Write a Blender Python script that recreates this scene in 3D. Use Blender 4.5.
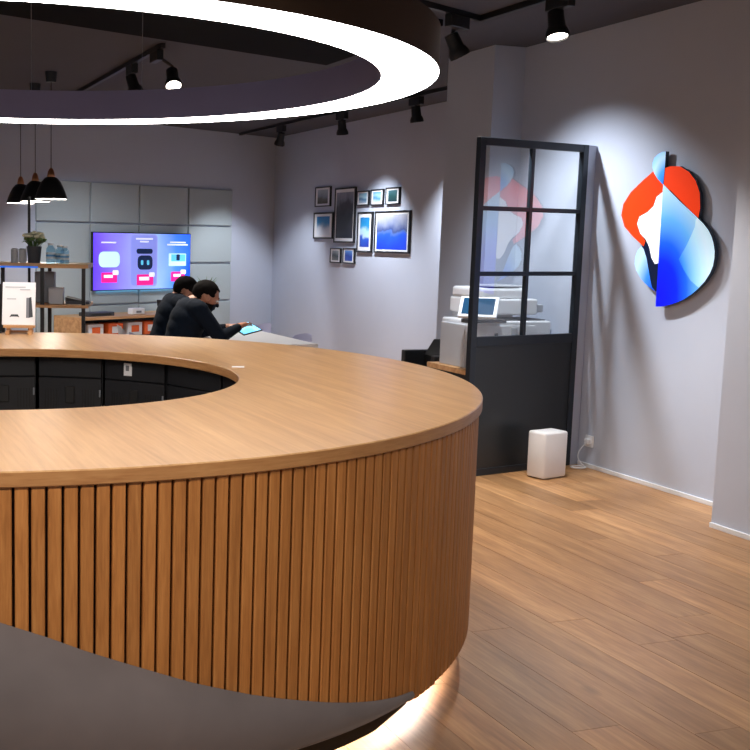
import bpy, bmesh, math, random
from mathutils import Vector, Matrix, Euler
random.seed(7)
for o in list(bpy.data.objects): bpy.data.objects.remove(o)
scene = bpy.context.scene
COL = scene.collection
R = math.radians

# ------------------------------------------------------------------ camera
cam_d = bpy.data.cameras.new('camera')
cam_d.sensor_width = 36.0
cam_d.lens = 1084.64 * 36.0 / 750.0
cam_d.shift_x = 0.25
cam_d.clip_start = 0.05
cam = bpy.data.objects.new('camera', cam_d); COL.objects.link(cam)
_r = Vector((0.9515432, -0.3070750, 0.0164465)); _d = Vector((-0.0230092, -0.1244274, -0.9919619)); _f = Vector((0.3066531, 0.9435162, -0.1254636))
cam.matrix_world = Matrix(((_r.x, -_d.x, -_f.x, 0), (_r.y, -_d.y, -_f.y, 0), (_r.z, -_d.z, -_f.z, 1.5), (0, 0, 0, 1)))
scene.camera = cam

# ------------------------------------------------------------------ world and exposure
world = bpy.data.worlds.new('world'); scene.world = world; world.use_nodes = True
world.node_tree.nodes['Background'].inputs[0].default_value = (0.80, 0.88, 1.0, 1)
world.node_tree.nodes['Background'].inputs[1].default_value = .30
vs = scene.view_settings
vs.view_transform = 'Standard'; vs.look = 'None'; vs.gamma = 1.0; vs.use_curve_mapping = False
vs.exposure = 0.0

RING_STRENGTH = 16.0
SPOT = 1.5

# ------------------------------------------------------------------ materials
def lin(c):
    out = []
    for v in c[:3]:
        v /= 255.0
        out.append(v / 12.92 if v <= 0.04045 else ((v + 0.055) / 1.055) ** 2.4)
    return (*out, 1.0)

def new_mat(name):
    m = bpy.data.materials.new(name); m.use_nodes = True
    nt = m.node_tree; b = nt.nodes['Principled BSDF']
    return m, nt, b

def N(nt, t, **kw):
    n = nt.nodes.new(t)
    for k, v in kw.items(): setattr(n, k, v)
    return n

def plain(name, rgb, rough=0.5, metal=0.0, noise=0.04, scale=30.0, bump=0.0, spec=None, emit=None, estr=0.0):
    """plain paint / plastic / metal with a touch of tonal noise"""
    m, nt, b = new_mat(name)
    tc = N(nt, 'ShaderNodeTexCoord'); no = N(nt, 'ShaderNodeTexNoise')
    no.inputs['Scale'].default_value = scale; no.inputs['Detail'].default_value = 3
    nt.links.new(tc.outputs['Object'], no.inputs['Vector'])
    mx = N(nt, 'ShaderNodeMix', data_type='RGBA')
    c = lin(rgb)
    mx.inputs[6].default_value = tuple(min(1, v * (1 - noise)) for v in c[:3]) + (1,)
    mx.inputs[7].default_value = tuple(min(1, v * (1 + noise)) for v in c[:3]) + (1,)
    nt.links.new(no.outputs['Fac'], mx.inputs[0]); nt.links.new(mx.outputs[2], b.inputs['Base Color'])
    b.inputs['Roughness'].default_value = rough; b.inputs['Metallic'].default_value = metal
    if spec is not None: b.inputs['Specular IOR Level'].default_value = spec
    if bump:
        bp = N(nt, 'ShaderNodeBump'); bp.inputs['Strength'].default_value = bump; bp.inputs['Distance'].default_value = 0.002
        nt.links.new(no.outputs['Fac'], bp.inputs['Height']); nt.links.new(bp.outputs['Normal'], b.inputs['Normal'])
    if emit:
        b.inputs['Emission Color'].default_value = lin(emit); b.inputs['Emission Strength'].default_value = estr
    return m

def emission(name, rgb, strength):
    m, nt, b = new_mat(name)
    b.inputs['Base Color'].default_value = lin(rgb)
    b.inputs['Emission Color'].default_value = lin(rgb); b.inputs['Emission Strength'].default_value = strength
    return m

def wood(name, dark, mid, light, grain=(1, 1, 1), rough=0.4, tone=0.12, fine=6.0, bump=0.05, coat=0.0, knots=False):
    """oak: stretched noise along one axis, per-object tone"""
    m, nt, b = new_mat(name)
    tc = N(nt, 'ShaderNodeTexCoord'); oi = N(nt, 'ShaderNodeObjectInfo')
    add = N(nt, 'ShaderNodeVectorMath', operation='MULTIPLY_ADD')
    cmb = N(nt, 'ShaderNodeCombineXYZ')
    for i in range(3): nt.links.new(oi.outputs['Random'], cmb.inputs[i])
    nt.links.new(cmb.outputs[0], add.inputs[0]); add.inputs[1].default_value = (37, 53, 71)
    nt.links.new(tc.outputs['Object'], add.inputs[2])
    mp = N(nt, 'ShaderNodeMapping'); mp.inputs['Scale'].default_value = grain
    nt.links.new(add.outputs[0], mp.inputs['Vector'])
    n1 = N(nt, 'ShaderNodeTexNoise'); n1.inputs['Scale'].default_value = 1.0; n1.inputs['Detail'].default_value = 5; n1.inputs['Roughness'].default_value = 0.6; n1.inputs['Distortion'].default_value = 0.4
    n2 = N(nt, 'ShaderNodeTexNoise'); n2.inputs['Scale'].default_value = fine; n2.inputs['Detail'].default_value = 4
    nt.links.new(mp.outputs[0], n1.inputs['Vector']); nt.links.new(mp.outputs[0], n2.inputs['Vector'])
    ad = N(nt, 'ShaderNodeMath', operation='MULTIPLY_ADD'); ad.inputs[1].default_value = 0.35
    nt.links.new(n2.outputs['Fac'], ad.inputs[0])
    ml = N(nt, 'ShaderNodeMath', operation='MULTIPLY'); ml.inputs[1].default_value = 0.65
    nt.links.new(n1.outputs['Fac'], ml.inputs[0]); nt.links.new(ml.outputs[0], ad.inputs[2])
    rp = N(nt, 'ShaderNodeValToRGB')
    rp.color_ramp.elements[0].position = 0.30; rp.color_ramp.elements[0].color = lin(dark)
    rp.color_ramp.elements[1].position = 0.70; rp.color_ramp.elements[1].color = lin(light)
    e = rp.color_ramp.elements.new(0.5); e.color = lin(mid)
    nt.links.new(ad.outputs[0], rp.inputs[0])
    col = rp.outputs[0]
    if knots:
        vo = N(nt, 'ShaderNodeTexVoronoi'); vo.inputs['Scale'].default_value = 1.0
        mk = N(nt, 'ShaderNodeMapping'); mk.inputs['Scale'].default_value = (3.2, 1.5, 1)
        nt.links.new(add.outputs[0], mk.inputs['Vector']); nt.links.new(mk.outputs[0], vo.inputs['Vector'])
        kr = N(nt, 'ShaderNodeMapRange'); kr.inputs['From Min'].default_value = 0.02; kr.inputs['From Max'].default_value = 0.09
        kr.inputs['To Min'].default_value = 0.45; kr.inputs['To Max'].default_value = 0.0
        nt.links.new(vo.outputs['Distance'], kr.inputs['Value'])
        km = N(nt, 'ShaderNodeMix', data_type='RGBA'); km.inputs[7].default_value = lin((70, 45, 28))
        nt.links.new(kr.outputs[0], km.inputs[0]); nt.links.new(col, km.inputs[6]); col = km.outputs[2]
    hs = N(nt, 'ShaderNodeHueSaturation')
    mr = N(nt, 'ShaderNodeMapRange'); mr.inputs['To Min'].default_value = 1 - tone; mr.inputs['To Max'].default_value = 1 + tone
    nt.links.new(oi.outputs['Random'], mr.inputs['Value']); nt.links.new(mr.outputs[0], hs.inputs['Value'])
    nt.links.new(col, hs.inputs['Color']); nt.links.new(hs.outputs[0], b.inputs['Base Color'])
    b.inputs['Roughness'].default_value = rough
    if coat: b.inputs['Coat Weight'].default_value = coat; b.inputs['Coat Roughness'].default_value = 0.25
    bp = N(nt, 'ShaderNodeBump'); bp.inputs['Strength'].default_value = bump; bp.inputs['Distance'].default_value = 0.002
    nt.links.new(ad.outputs[0], bp.inputs['Height']); nt.links.new(bp.outputs['Normal'], b.inputs['Normal'])
    return m

def ramp_mat(name, stops, axis=2, lo=0.0, hi=1.0, wobble=0.0, wscale=3.0, rough=0.4, estr=0.0):
    """printed image / screen: colours along one object axis, edges broken by noise"""
    m, nt, b = new_mat(name)
    tc = N(nt, 'ShaderNodeTexCoord'); sp = N(nt, 'ShaderNodeSeparateXYZ')
    nt.links.new(tc.outputs['Object'], sp.inputs[0])
    mr = N(nt, 'ShaderNodeMapRange'); mr.inputs['From Min'].default_value = lo; mr.inputs['From Max'].default_value = hi
    val = sp.outputs[axis]
    if wobble:
        no = N(nt, 'ShaderNodeTexNoise'); no.inputs['Scale'].default_value = wscale; no.inputs['Detail'].default_value = 4
        nt.links.new(tc.outputs['Object'], no.inputs['Vector'])
        ma = N(nt, 'ShaderNodeMath', operation='MULTIPLY_ADD'); ma.inputs[1].default_value = wobble * 2
        nt.links.new(no.outputs['Fac'], ma.inputs[0]); 
        sb = N(nt, 'ShaderNodeMath', operation='SUBTRACT'); sb.inputs[1].default_value = wobble
        nt.links.new(val, sb.inputs[0]); nt.links.new(sb.outputs[0], ma.inputs[2]); val = ma.outputs[0]
    nt.links.new(val, mr.inputs['Value'])
    rp = N(nt, 'ShaderNodeValToRGB')
    els = rp.color_ramp.elements
    els[0].position, els[0].color = stops[0][0], lin(stops[0][1])
    els[1].position, els[1].color = stops[-1][0], lin(stops[-1][1])
    for p, c in stops[1:-1]:
        e = els.new(p); e.color = lin(c)
    nt.links.new(mr.outputs[0], rp.inputs[0])
    nt.links.new(rp.outputs[0], b.inputs['Base Color']); b.inputs['Roughness'].default_value = rough
    if estr:
        nt.links.new(rp.outputs[0], b.inputs['Emission Color']); b.inputs['Emission Strength'].default_value = estr
    return m

def radial_mat(name, centre, r0, r1, stops, estr):
    """colours by distance (in the sign's own plane) from a point"""
    m, nt, b = new_mat(name)
    tc = N(nt, 'ShaderNodeTexCoord')
    sb = N(nt, 'ShaderNodeVectorMath', operation='SUBTRACT'); sb.inputs[1].default_value = (0, *centre)
    ml = N(nt, 'ShaderNodeVectorMath', operation='MULTIPLY'); ml.inputs[1].default_value = (0, 1.5, 1)
    ln = N(nt, 'ShaderNodeVectorMath', operation='LENGTH')
    nt.links.new(tc.outputs['Object'], sb.inputs[0]); nt.links.new(sb.outputs[0], ml.inputs[0]); nt.links.new(ml.outputs[0], ln.inputs[0])
    mr = N(nt, 'ShaderNodeMapRange'); mr.inputs['From Min'].default_value = r0; mr.inputs['From Max'].default_value = r1
    nt.links.new(ln.outputs['Value'], mr.inputs['Value'])
    rp = N(nt, 'ShaderNodeValToRGB'); els = rp.color_ramp.elements
    els[0].position, els[0].color = stops[0][0], lin(stops[0][1]); els[1].position, els[1].color = stops[-1][0], lin(stops[-1][1])
    for p, c in stops[1:-1]:
        e = els.new(p); e.color = lin(c)
    nt.links.new(mr.outputs[0], rp.inputs[0]); nt.links.new(rp.outputs[0], b.inputs['Base Color'])
    nt.links.new(rp.outputs[0], b.inputs['Emission Color']); b.inputs['Emission Strength'].default_value = estr
    b.inputs['Roughness'].default_value = 0.35
    return m

def glass_mat(name, tint=(248, 250, 250), base=0.03, fres=1.5):
    """thin pane: clear with a fresnel reflection"""
    m = bpy.data.materials.new(name); m.use_nodes = True; nt = m.node_tree; nt.nodes.clear()
    out = N(nt, 'ShaderNodeOutputMaterial'); mx = N(nt, 'ShaderNodeMixShader')
    tr = N(nt, 'ShaderNodeBsdfTransparent'); tr.inputs[0].default_value = lin(tint)
    gl = N(nt, 'ShaderNodeBsdfGlossy'); gl.inputs['Roughness'].default_value = 0.0
    fr = N(nt, 'ShaderNodeFresnel'); fr.inputs['IOR'].default_value = fres
    ma = N(nt, 'ShaderNodeMath', operation='ADD'); ma.inputs[1].default_value = base; ma.use_clamp = True
    ge = N(nt, 'ShaderNodeNewGeometry'); inv = N(nt, 'ShaderNodeMath', operation='SUBTRACT'); inv.inputs[0].default_value = 1.0
    nt.links.new(ge.outputs['Backfacing'], inv.inputs[1]); mu = N(nt, 'ShaderNodeMath', operation='MULTIPLY')
    nt.links.new(fr.outputs[0], ma.inputs[0]); nt.links.new(ma.outputs[0], mu.inputs[0]); nt.links.new(inv.outputs[0], mu.inputs[1]); nt.links.new(mu.outputs[0], mx.inputs[0])
    nt.links.new(tr.outputs[0], mx.inputs[1]); nt.links.new(gl.outputs[0], mx.inputs[2]); nt.links.new(mx.outputs[0], out.inputs[0])
    return m

MAT = {}
MAT['wall'] = plain('wall_paint', (184, 190, 205), 0.75, noise=0.02, scale=6, bump=0.02)
MAT['ceiling'] = plain('ceiling_paint', (72, 72, 80), 0.85, noise=0.05, scale=2)
MAT['black'] = plain('black_paint', (19, 20, 22), 0.45, noise=0.08)
MAT['bulkhead'] = plain('bulkhead_black', (13, 13, 14), 0.95, spec=.1)
MAT['steel'] = plain('steel_charcoal', (38, 45, 54), 0.4, metal=0.25)
MAT['kick'] = plain('kick_panel_charcoal', (34, 38, 42), 0.38, noise=0.03)
MAT['white'] = plain('white_plastic', (232, 232, 234), 0.4, noise=0.015)
MAT['base'] = plain('white_skirting', (226, 228, 232), 0.4, noise=0.02)
MAT['light_grey'] = plain('light_grey_plastic', (185, 187, 192), 0.45, noise=0.03)
MAT['mid_grey'] = plain('mid_grey_plastic', (120, 122, 128), 0.5, noise=0.04)
MAT['dark_grey'] = plain('dark_grey_plastic', (60, 62, 68), 0.5, noise=0.05)
MAT['lavender'] = plain('lavender_shell', (188, 190, 218), 0.4, noise=0.02)
MAT['panel'] = plain('felt_panel', (168, 178, 182), 0.9, noise=0.05, scale=80, bump=0.1)
MAT['oak_top'] = wood('oak_counter_top', (166, 124, 82), (188, 146, 100), (206, 166, 120), grain=(22, 1.1, 22), rough=0.28, tone=0.0, fine=4, bump=0.03)
MAT['oak_edge'] = wood('oak_counter_edge', (165, 112, 66), (186, 134, 84), (200, 150, 98), grain=(6, 6, 60), rough=0.4, tone=0.0, fine=3, bump=0.03)
MAT['oak_slat'] = wood('oak_slat', (156, 98, 47), (181, 119, 61), (200, 138, 77), grain=(60, 60, 2.2), rough=0.5, tone=0.10, fine=3, bump=0.06)
MAT['oak_floor'] = wood('oak_floor_board', (142, 101, 65), (175, 130, 87), (203, 158, 110), grain=(16, 1.3, 16), rough=0.42, tone=0.2, fine=5, bump=0.05, knots=True)
MAT['oak_shelf'] = wood('oak_shelf', (176, 126, 80), (204, 156, 106), (222, 178, 130), grain=(1.2, 14, 14), rough=0.45, tone=0.05, fine=2)
MAT['backing'] = plain('dark_slat_backing', (34, 22, 14), 0.9)
MAT['velvet'] = plain('taupe_velvet', (108, 100, 101), 0.95, noise=0.28, scale=5)
MAT['velvet'].node_tree.nodes['Principled BSDF'].inputs['Sheen Weight'].default_value = 0.5
MAT['velvet'].node_tree.nodes['Principled BSDF'].inputs['Sheen Roughness'].default_value = 0.4
MAT['ring_housing'] = plain('ring_housing_bronze', (76, 53, 34), 0.5, metal=0.1, noise=0.06, scale=4)
MAT['ring_inner'] = plain('ring_inner_satin', (122, 118, 154), 0.35, metal=0.25, noise=0.04, scale=4)
MAT['ring_light'] = emission('ring_diffuser', (255, 250, 246), RING_STRENGTH)
MAT['led'] = emission('toe_kick_led', (255, 238, 228), 120.0)
MAT['lens'] = emission('spot_lens', (255, 245, 232), 14.0)
MAT['bulb'] = emission('pendant_glow', (255, 236, 205), 4.0)
MAT['locker'] = plain('locker_black_laminate', (20, 21, 26), 0.5, noise=0.05)
MAT['locker_dark'] = plain('locker_recess', (12, 12, 14), 0.6)
MAT['copper'] = plain('copper', (196, 128, 88), 0.3, metal=0.9)
MAT['glass'] = glass_mat('partition_glass', base=0.15, fres=1.45)
MAT['frame_glass'] = glass_mat('picture_glass', base=0.0, fres=1.35)
MAT['jar'] = glass_mat('jar_glass', tint=(205, 228, 240), base=0.08)
MAT['skin'] = plain('skin', (176, 122, 96), 0.55, noise=0.04)
MAT['hair'] = plain('dark_hair', (18, 15, 15), 0.9, noise=0.15, scale=120, spec=.1)
MAT['navy'] = plain('navy_cotton', (13, 23, 36), 0.9, noise=0.12, scale=60, spec=.15)
MAT['trousers'] = plain('dark_trousers', (30, 32, 40), 0.85)
MAT['leaf'] = plain('leaf_green', (92, 124, 70), 0.5, noise=0.2)
MAT['petal'] = plain('petal_cream', (238, 238, 206), 0.6, noise=0.08)
MAT['orange'] = plain('orange_card', (236, 104, 44), 0.5)
MAT['screen_blue'] = emission('tablet_screen', (120, 205, 240), 1.6)
MAT['dim_screen'] = plain('printer_screen', (30, 70, 100), 0.7, spec=.05, emit=(40, 90, 130), estr=0.15)

# ------------------------------------------------------------------ mesh helpers
def B(): return bmesh.new()

def box(bm, x0, y0, z0, x1, y1, z1, bev=0.0, seg=2):
    r = bmesh.ops.create_cube(bm, size=1.0)
    vs_ = r['verts']
    for v in vs_:
        v.co = Vector(((x0 + x1) / 2 + v.co.x * (x1 - x0), (y0 + y1) / 2 + v.co.y * (y1 - y0), (z0 + z1) / 2 + v.co.z * (z1 - z0)))
    if bev:
        es = list({e for v in vs_ for e in v.link_edges})
        bmesh.ops.bevel(bm, geom=es, offset=bev, segments=seg, affect='EDGES', profile=0.5)
    return bm

def lathe(bm, prof, n=32, c=(0, 0, 0), a0=0.0, a1=360.0, closed_prof=False):
    full = abs(a1 - a0) >= 359.9
    k = n if full else n + 1
    rings = []
    for i in range(k):
        a = R(a0 + (a1 - a0) * i / n)
        rings.append([bm.verts.new((c[0] + r * math.cos(a), c[1] + r * math.sin(a), c[2] + z)) for r, z in prof])
    m = len(prof)
    for i in range(n):
        A, Bb = rings[i], rings[(i + 1) % k]
        for j in range(m if closed_prof else m - 1):
            j2 = (j + 1) % m
            try: bm.faces.new((A[j], Bb[j], Bb[j2], A[j2]))
            except ValueError: pass
    if not full and closed_prof:
        bm.faces.new(rings[0]); bm.faces.new(list(reversed(rings[-1])))
    bmesh.ops.remove_doubles(bm, verts=bm.verts, dist=1e-6)
    return bm

def tube(bm, pts, r, n=8, caps=True):
    pts = [Vector(p) for p in pts]
    rr = r if isinstance(r, (list, tuple)) else [r] * len(pts)
    rings = []; up = None
    for i, p in enumerate(pts):
        if i == 0: t = pts[1] - p
        elif i == len(pts) - 1: t = p - pts[i - 1]
        else: t = (pts[i + 1] - p).normalized() + (p - pts[i - 1]).normalized()
        t.normalize()
        if up is None:
            up = Vector((0, 0, 1)) if abs(t.z) < 0.9 else Vector((1, 0, 0))
        s = t.cross(up); s.normalize(); up = s.cross(t); up.normalize()
        rings.append([bm.verts.new(p + rr[i] * (math.cos(2 * math.pi * k / n) * s + math.sin(2 * math.pi * k / n) * up)) for k in range(n)])
    for i in range(len(pts) - 1):
        for k in range(n):
            bm.faces.new((rings[i][k], rings[i][(k + 1) % n], rings[i + 1][(k + 1) % n], rings[i + 1][k]))
    if caps:
        bm.faces.new(list(reversed(rings[0]))); bm.faces.new(rings[-1])
    return bm

def ellipsoid(bm, c, r, sub=3, rot=None):
    q = bmesh.ops.create_icosphere(bm, subdivisions=sub, radius=1.0)
    for v in q['verts']:
        p = Vector((v.co.x * r[0], v.co.y * r[1], v.co.z * r[2]))
        if rot: p = rot @ p
        v.co = p + Vector(c)
    return q['verts']

def prism(bm, poly, fn, t0, t1):
    """polygon (list of 2-D points) swept between t0 and t1; fn(u, v, t) -> 3-D"""
    a = [bm.verts.new(fn(u, v, t0)) for u, v in poly]; b = [bm.verts.new(fn(u, v, t1)) for u, v in poly]
    n = len(poly)
    bm.faces.new(a); bm.faces.new(list(reversed(b)))
    for i in range(n): bm.faces.new((a[i], b[i], b[(i + 1) % n], a[(i + 1) % n]))
    bmesh.ops.recalc_face_normals(bm, faces=bm.faces)
    return bm

def finish(bm, name, smooth=False):
    bmesh.ops.recalc_face_normals(bm, faces=bm.faces)
    me = bpy.data.meshes.new(name); bm.to_mesh(me); bm.free()
    if smooth:
        for p in me.polygons: p.use_smooth = True
        try: me.set_sharp_from_angle(angle=R(38))
        except Exception: pass
    return me

def obj(name, bm, mat, parent=None, loc=(0, 0, 0), rot=(0, 0, 0), smooth=False, label=None):
    me = bm if isinstance(bm, bpy.types.Mesh) else finish(bm, name, smooth)
    if not me.materials: me.materials.append(MAT[mat] if isinstance(mat, str) else mat)
    o = bpy.data.objects.new(name, me); COL.objects.link(o)
    o.location = loc; o.rotation_euler = rot
    if parent: o.parent = parent
    if label: o['label'] = label
    return o

def tag(o, label, cat=None, group=None, kind=None):
    o['label'] = label
    if cat: o['category'] = cat
    if group: o['group'] = group
    if kind: o['kind'] = kind
    return o

def thing(name, label, cat, loc=(0, 0, 0), rz=0.0, group=None):
    o = bpy.data.objects.new(name, None); COL.objects.link(o); o.empty_display_size = 0.1
    o.location = loc; o.rotation_euler = (0, 0, rz)
    return tag(o, label, cat, group)

def struct(name, bm, mat, label, loc=(0, 0, 0), rz=0.0):
    o = obj(name, bm, mat, loc=loc, rot=(0, 0, rz)); return tag(o, label, kind='structure')

def copy_tree(o, parent=None):
    c = o.copy(); COL.objects.link(c); c.parent = parent
    for ch in list(o.children): copy_tree(ch, c)
    return c

def light(name, kind, loc, target=None, energy=50, color=(1, 1, 1), size=0.05, angle=60, blend=0.5, parent=None):
    d = bpy.data.lights.new(name, kind); d.energy = energy; d.color = color
    if kind == 'SPOT': d.spot_size = R(angle); d.spot_blend = blend; d.shadow_soft_size = size
    elif kind == 'POINT': d.shadow_soft_size = size
    o = bpy.data.objects.new(name, d); COL.objects.link(o)
    o.location = loc
    if target is not None:
        o.rotation_euler = (Vector(target) - Vector(loc)).to_track_quat('-Z', 'Y').to_euler()
    if parent:
        o.parent = parent; o.matrix_parent_inverse = parent.matrix_basis.inverted()
    return o

# ------------------------------------------------------------------ room constants
ZC = 2.918                 # ceiling
XW = 4.83                  # right wall with the sign
XQ = 4.46                  # wall that steps forward
XP = 5.95                  # wall with the pictures
KC = 1.0714
CX, CY = 0.6153, 4.2286    # counter centre
TA = R(25)                 # back wall turn
TP = Vector((4.612, 13.832, 0)); TD = Vector((math.cos(TA), math.sin(TA), 0)); TN = Vector((math.sin(TA), -math.cos(TA), 0))
def tw(s, out, z): return TP + TD * s + TN * out + Vector((0, 0, z))
COOL = (0.86, 0.92, 1.0); WARM = (1.0, 0.90, 0.78)

# ------------------------------------------------------------------ floor, ceiling, walls
bm = B(); box(bm, -4.2, -2.0, -0.12, 6.3, 15.2, -0.004)
floor = struct('floor', bm, 'oak_floor', 'light oak plank floor across the shop')
W = 0.18
known = {-2: 3.52, 0: 3.25, 2: 3.86, 3: 4.50, -5: 2.67}
for k in range(-27, 16):
    x0 = 3.04 + W * k; x1 = x0 + W
    if x0 > 5.95: continue
    L = 1.9
    j = known.get(k, random.uniform(0.0, 1.9))
    while j > 0.6: j -= L
    y = j
    while y < 8.6:
        y0, y1 = max(y, -0.4), min(y + L, 8.6)
        if y1 - y0 > 0.05 and not (x0 > XQ + 0.1 and y1 < 4.6) and not (x0 > XW + 0.2 and y1 < 7.6):
            b2 = B(); dz = random.uniform(-0.0006, 0.0)
            box(b2, -W / 2 + 0.0009, -(y1 - y0) / 2 + 0.0009, -0.012, W / 2 - 0.0009, (y1 - y0) / 2 - 0.0009, dz)
            obj('plank', b2, 'oak_floor', floor, ((x0 + x1) / 2, (y0 + y1) / 2, 0))
        y += L

bm = B(); box(bm, -4.2, -2.0, ZC, 6.3, 15.2, ZC + 0.1)
struct('ceiling', bm, 'ceiling', 'dark charcoal painted ceiling')

def wall(name, x0, y0, x1, y1, label):
    bm = B(); box(bm, x0, y0, 0, x1, y1, ZC); return struct(name, bm, 'wall', label)
wall('wall_right', XW, 4.55, XW + 0.25, 7.0, 'pale grey wall carrying the red and blue emblem')
wall('wall_right_front', XQ, -2.0, XQ + 0.6, 4.55, 'pale grey wall section stepping forward at the right edge')
wall('wall_right_column', 4.57, 7.0, XP, 7.63, 'pale grey wall pier beside the glazed partition')
wall('wall_right_far', XP, 7.0, XP + 0.2, 14.75, 'pale grey wall hung with small black frames')
bm = B(); box(bm, -10.2, 0, 0, 1.70, 0.2, ZC)
wall_back = struct('wall_back', bm, 'wall', 'pale grey back wall behind the television', tuple(TP), TA)

def baseboard(name, x0, y0, x1, y1, label):
    bm = B(); box(bm, x0, y0, 0, x1, y1, 0.028, 0.002, 1); struct(name, bm, 'base', label)
baseboard('baseboard_right', XW - 0.014, 4.55, XW, 6.13, 'thin white skirting under the emblem wall')
baseboard('baseboard_right_front', XQ - 0.014, -1.9, XQ, 4.55, 'thin white skirting along the forward wall section')
baseboard('baseboard_right_far', XP - 0.014, 7.64, XP, 14.3, 'thin white skirting under the picture wall')

# grid of felt panels on the back wall (parts of the wall)
cols = [(-3.42, -2.65), (-2.627, -1.85), (-1.825, -1.065), (-1.04, -0.225), (-0.20, 0.60)]
rows = [(1.672, 2.148), (1.18, 1.652), (0.67, 1.155), (0.16, 0.65)]
for ci, (a, b_) in enumerate(cols):
    if ci == 0: continue
    for (z0, z1) in rows:
        bm = B(); box(bm, a, -0.035, z0, b_, 0.001, z1, 0.008, 2); obj('panel', bm, 'panel', wall_back)
# dropped black bulkhead
bm = B(); prism(bm, [(3.75, 8.10), (-3.6, 5.40), (-3.6, 4.4), (3.75, 6.35)], lambda u, v, t: (u, v, t), ZC - 0.04, ZC - 0.0005)
struct('trim_1', bm, 'bulkhead', 'matt black dropped ceiling section above the ring light')

# ------------------------------------------------------------------ round counter
RO, RI, ZT, TH = 1.8144, 0.9219, 0.9643, 0.0386
counter = thing('reception_counter', 'round oak reception counter with vertical slats and a taupe velvet base wave', 'counter', (CX, CY, 0))
e = 0.003
prof = [(RI + e, ZT), (RO - e, ZT), (RO, ZT - e), (RO, ZT - TH + e), (RO - e, ZT - TH), (RI + e, ZT - TH), (RI, ZT - TH + e), (RI, ZT - e)]
bm = B(); lathe(bm, prof, 180, closed_prof=True)
top = obj('counter_top', bm, 'oak_top', counter, smooth=True)
top.data.materials.append(MAT['oak_edge'])
for p in top.data.polygons:
    if abs(p.normal.z) < 0.7: p.material_index = 1

WAVE = [(-200, .235), (-190, .245), (-175, .36), (-160, .58), (-145, .78), (-130, .86), (-115, .80), (-105, .72), (-98.6, .655), (-94.9, .613), (-92.3, .578), (-87.2, .516), (-83.5, .470), (-78.2, .413), (-75.6, .388), (-70.1, .338), (-66.8, .311), (-63.7, .289), (-60.2, .268), (-56, .252), (-50, .237), (-40, .235), (160, .235)]
ZW0 = 1.5 - 1.255 * KC
def wave(a):
    while a > 160: a -= 360
    while a < -200: a += 360
    for (a0, z0), (a1, z1) in zip(WAVE, WAVE[1:]):
        if a0 <= a <= a1:
            t = (a - a0) / (a1 - a0); return 1.5 - (1.49 - z0 - (z1 - z0) * t) * KC
    return ZW0
RS = 1.8043; NS = 296
sl_w, sl_d = 0.0312, 0.015
bm = B(); box(bm, -sl_d, -sl_w / 2, 0, 0, sl_w / 2, 1.0); 
bmesh.ops.bevel(bm, geom=[ed for ed in bm.edges if abs(ed.verts[0].co.z - ed.verts[1].co.z) > .5 and ed.verts[0].co.x > -0.001], offset=0.0025, segments=1, affect='EDGES', profile=.5)
slat_me = finish(bm, 'slat'); slat_me.materials.append(MAT['oak_slat'])
ztop = ZT - TH
a_off = -97.6 + 0.5 * 360 / NS
for i in range(NS):
    a = a_off + 360.0 * i / NS
    o = bpy.data.objects.new('slat', slat_me); COL.objects.link(o); o.parent = counter
    zb = ZW0 - .007 if wave(a) < ZW0 + .007 else max(ZW0 - .012, wave(a) - .03)
    o.location = (RS * math.cos(R(a)), RS * math.sin(R(a)), zb); o.rotation_euler = (0, 0, R(a)); o.scale = (1, 1, ztop - zb)
# backing drum, underside, toe kick, led channel
bm = B(); lathe(bm, [(1.789, ZW0 - .004), (1.789, ztop - .001), (1.757, ztop - .001), (1.757, ZW0 - .004)], 180, closed_prof=True)
obj('slat_backing', bm, 'backing', counter, smooth=True)
zr = ZW0 - .004
bm = B(); lathe(bm, [(1.756, zr), (1.673, zr), (1.673, .118), (1.660, .118), (1.660, zr + .006), (1.40, zr + .006), (1.40, zr + .02), (1.756, zr + .02)], 180, closed_prof=True)
obj('base_rim', bm, 'black', counter, smooth=True)
bm = B(); lathe(bm, [(1.628, zr + .0055), (1.645, zr + .0055), (1.645, zr + .001), (1.628, zr + .001)], 180, closed_prof=True)
obj('led_strip', bm, 'led', counter)
bm = B(); lathe(bm, [(1.40, 0), (1.40, zr + .006), (1.38, zr + .006), (1.38, 0)], 120, closed_prof=True)
obj('toe_kick', bm, 'white', counter, smooth=True)
bm = B(); lathe(bm, [(1.0, .05), (1.0, ztop - .001), (1.02, ztop - .001), (1.02, .05)], 120, a0=10.8, a1=-225, closed_prof=True)
obj('inner_lining', bm, 'locker', counter, smooth=True)
# velvet wave: rounded pad whose top edge follows the wave
bm = B(); rows_v = []
na = 150; npf = 12
for i in range(na + 1):
    a = -190 + (133.0) * i / na
    zt = wave(a); zb = ZW0 - .002; h = max(zt - zb, 0.004)
    bulge = max(0, min(0.10, 0.22 * (zt - ZW0))) + .004
    ring = []
    for j in range(npf + 1):
        t = j / npf
        rr = RS + 0.0015 + bulge * math.sin(math.pi * t ** .8) ** .8
        if j == npf: rr = RS - 0.014
        ring.append(bm.verts.new((rr * math.cos(R(a)), rr * math.sin(R(a)), zt - h * t)))
    rows_v.append(ring)
for i in range(na):
    for j in range(npf): bm.faces.new((rows_v[i][j], rows_v[i + 1][j], rows_v[i + 1][j + 1], rows_v[i][j + 1]))
vel = obj('velvet_pad', bm, 'velvet', counter, smooth=True, label='taupe velvet pad sweeping up the counter base')
for p in vel.data.polygons: p.use_smooth = True
bm = B(); rows_v = []
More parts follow.
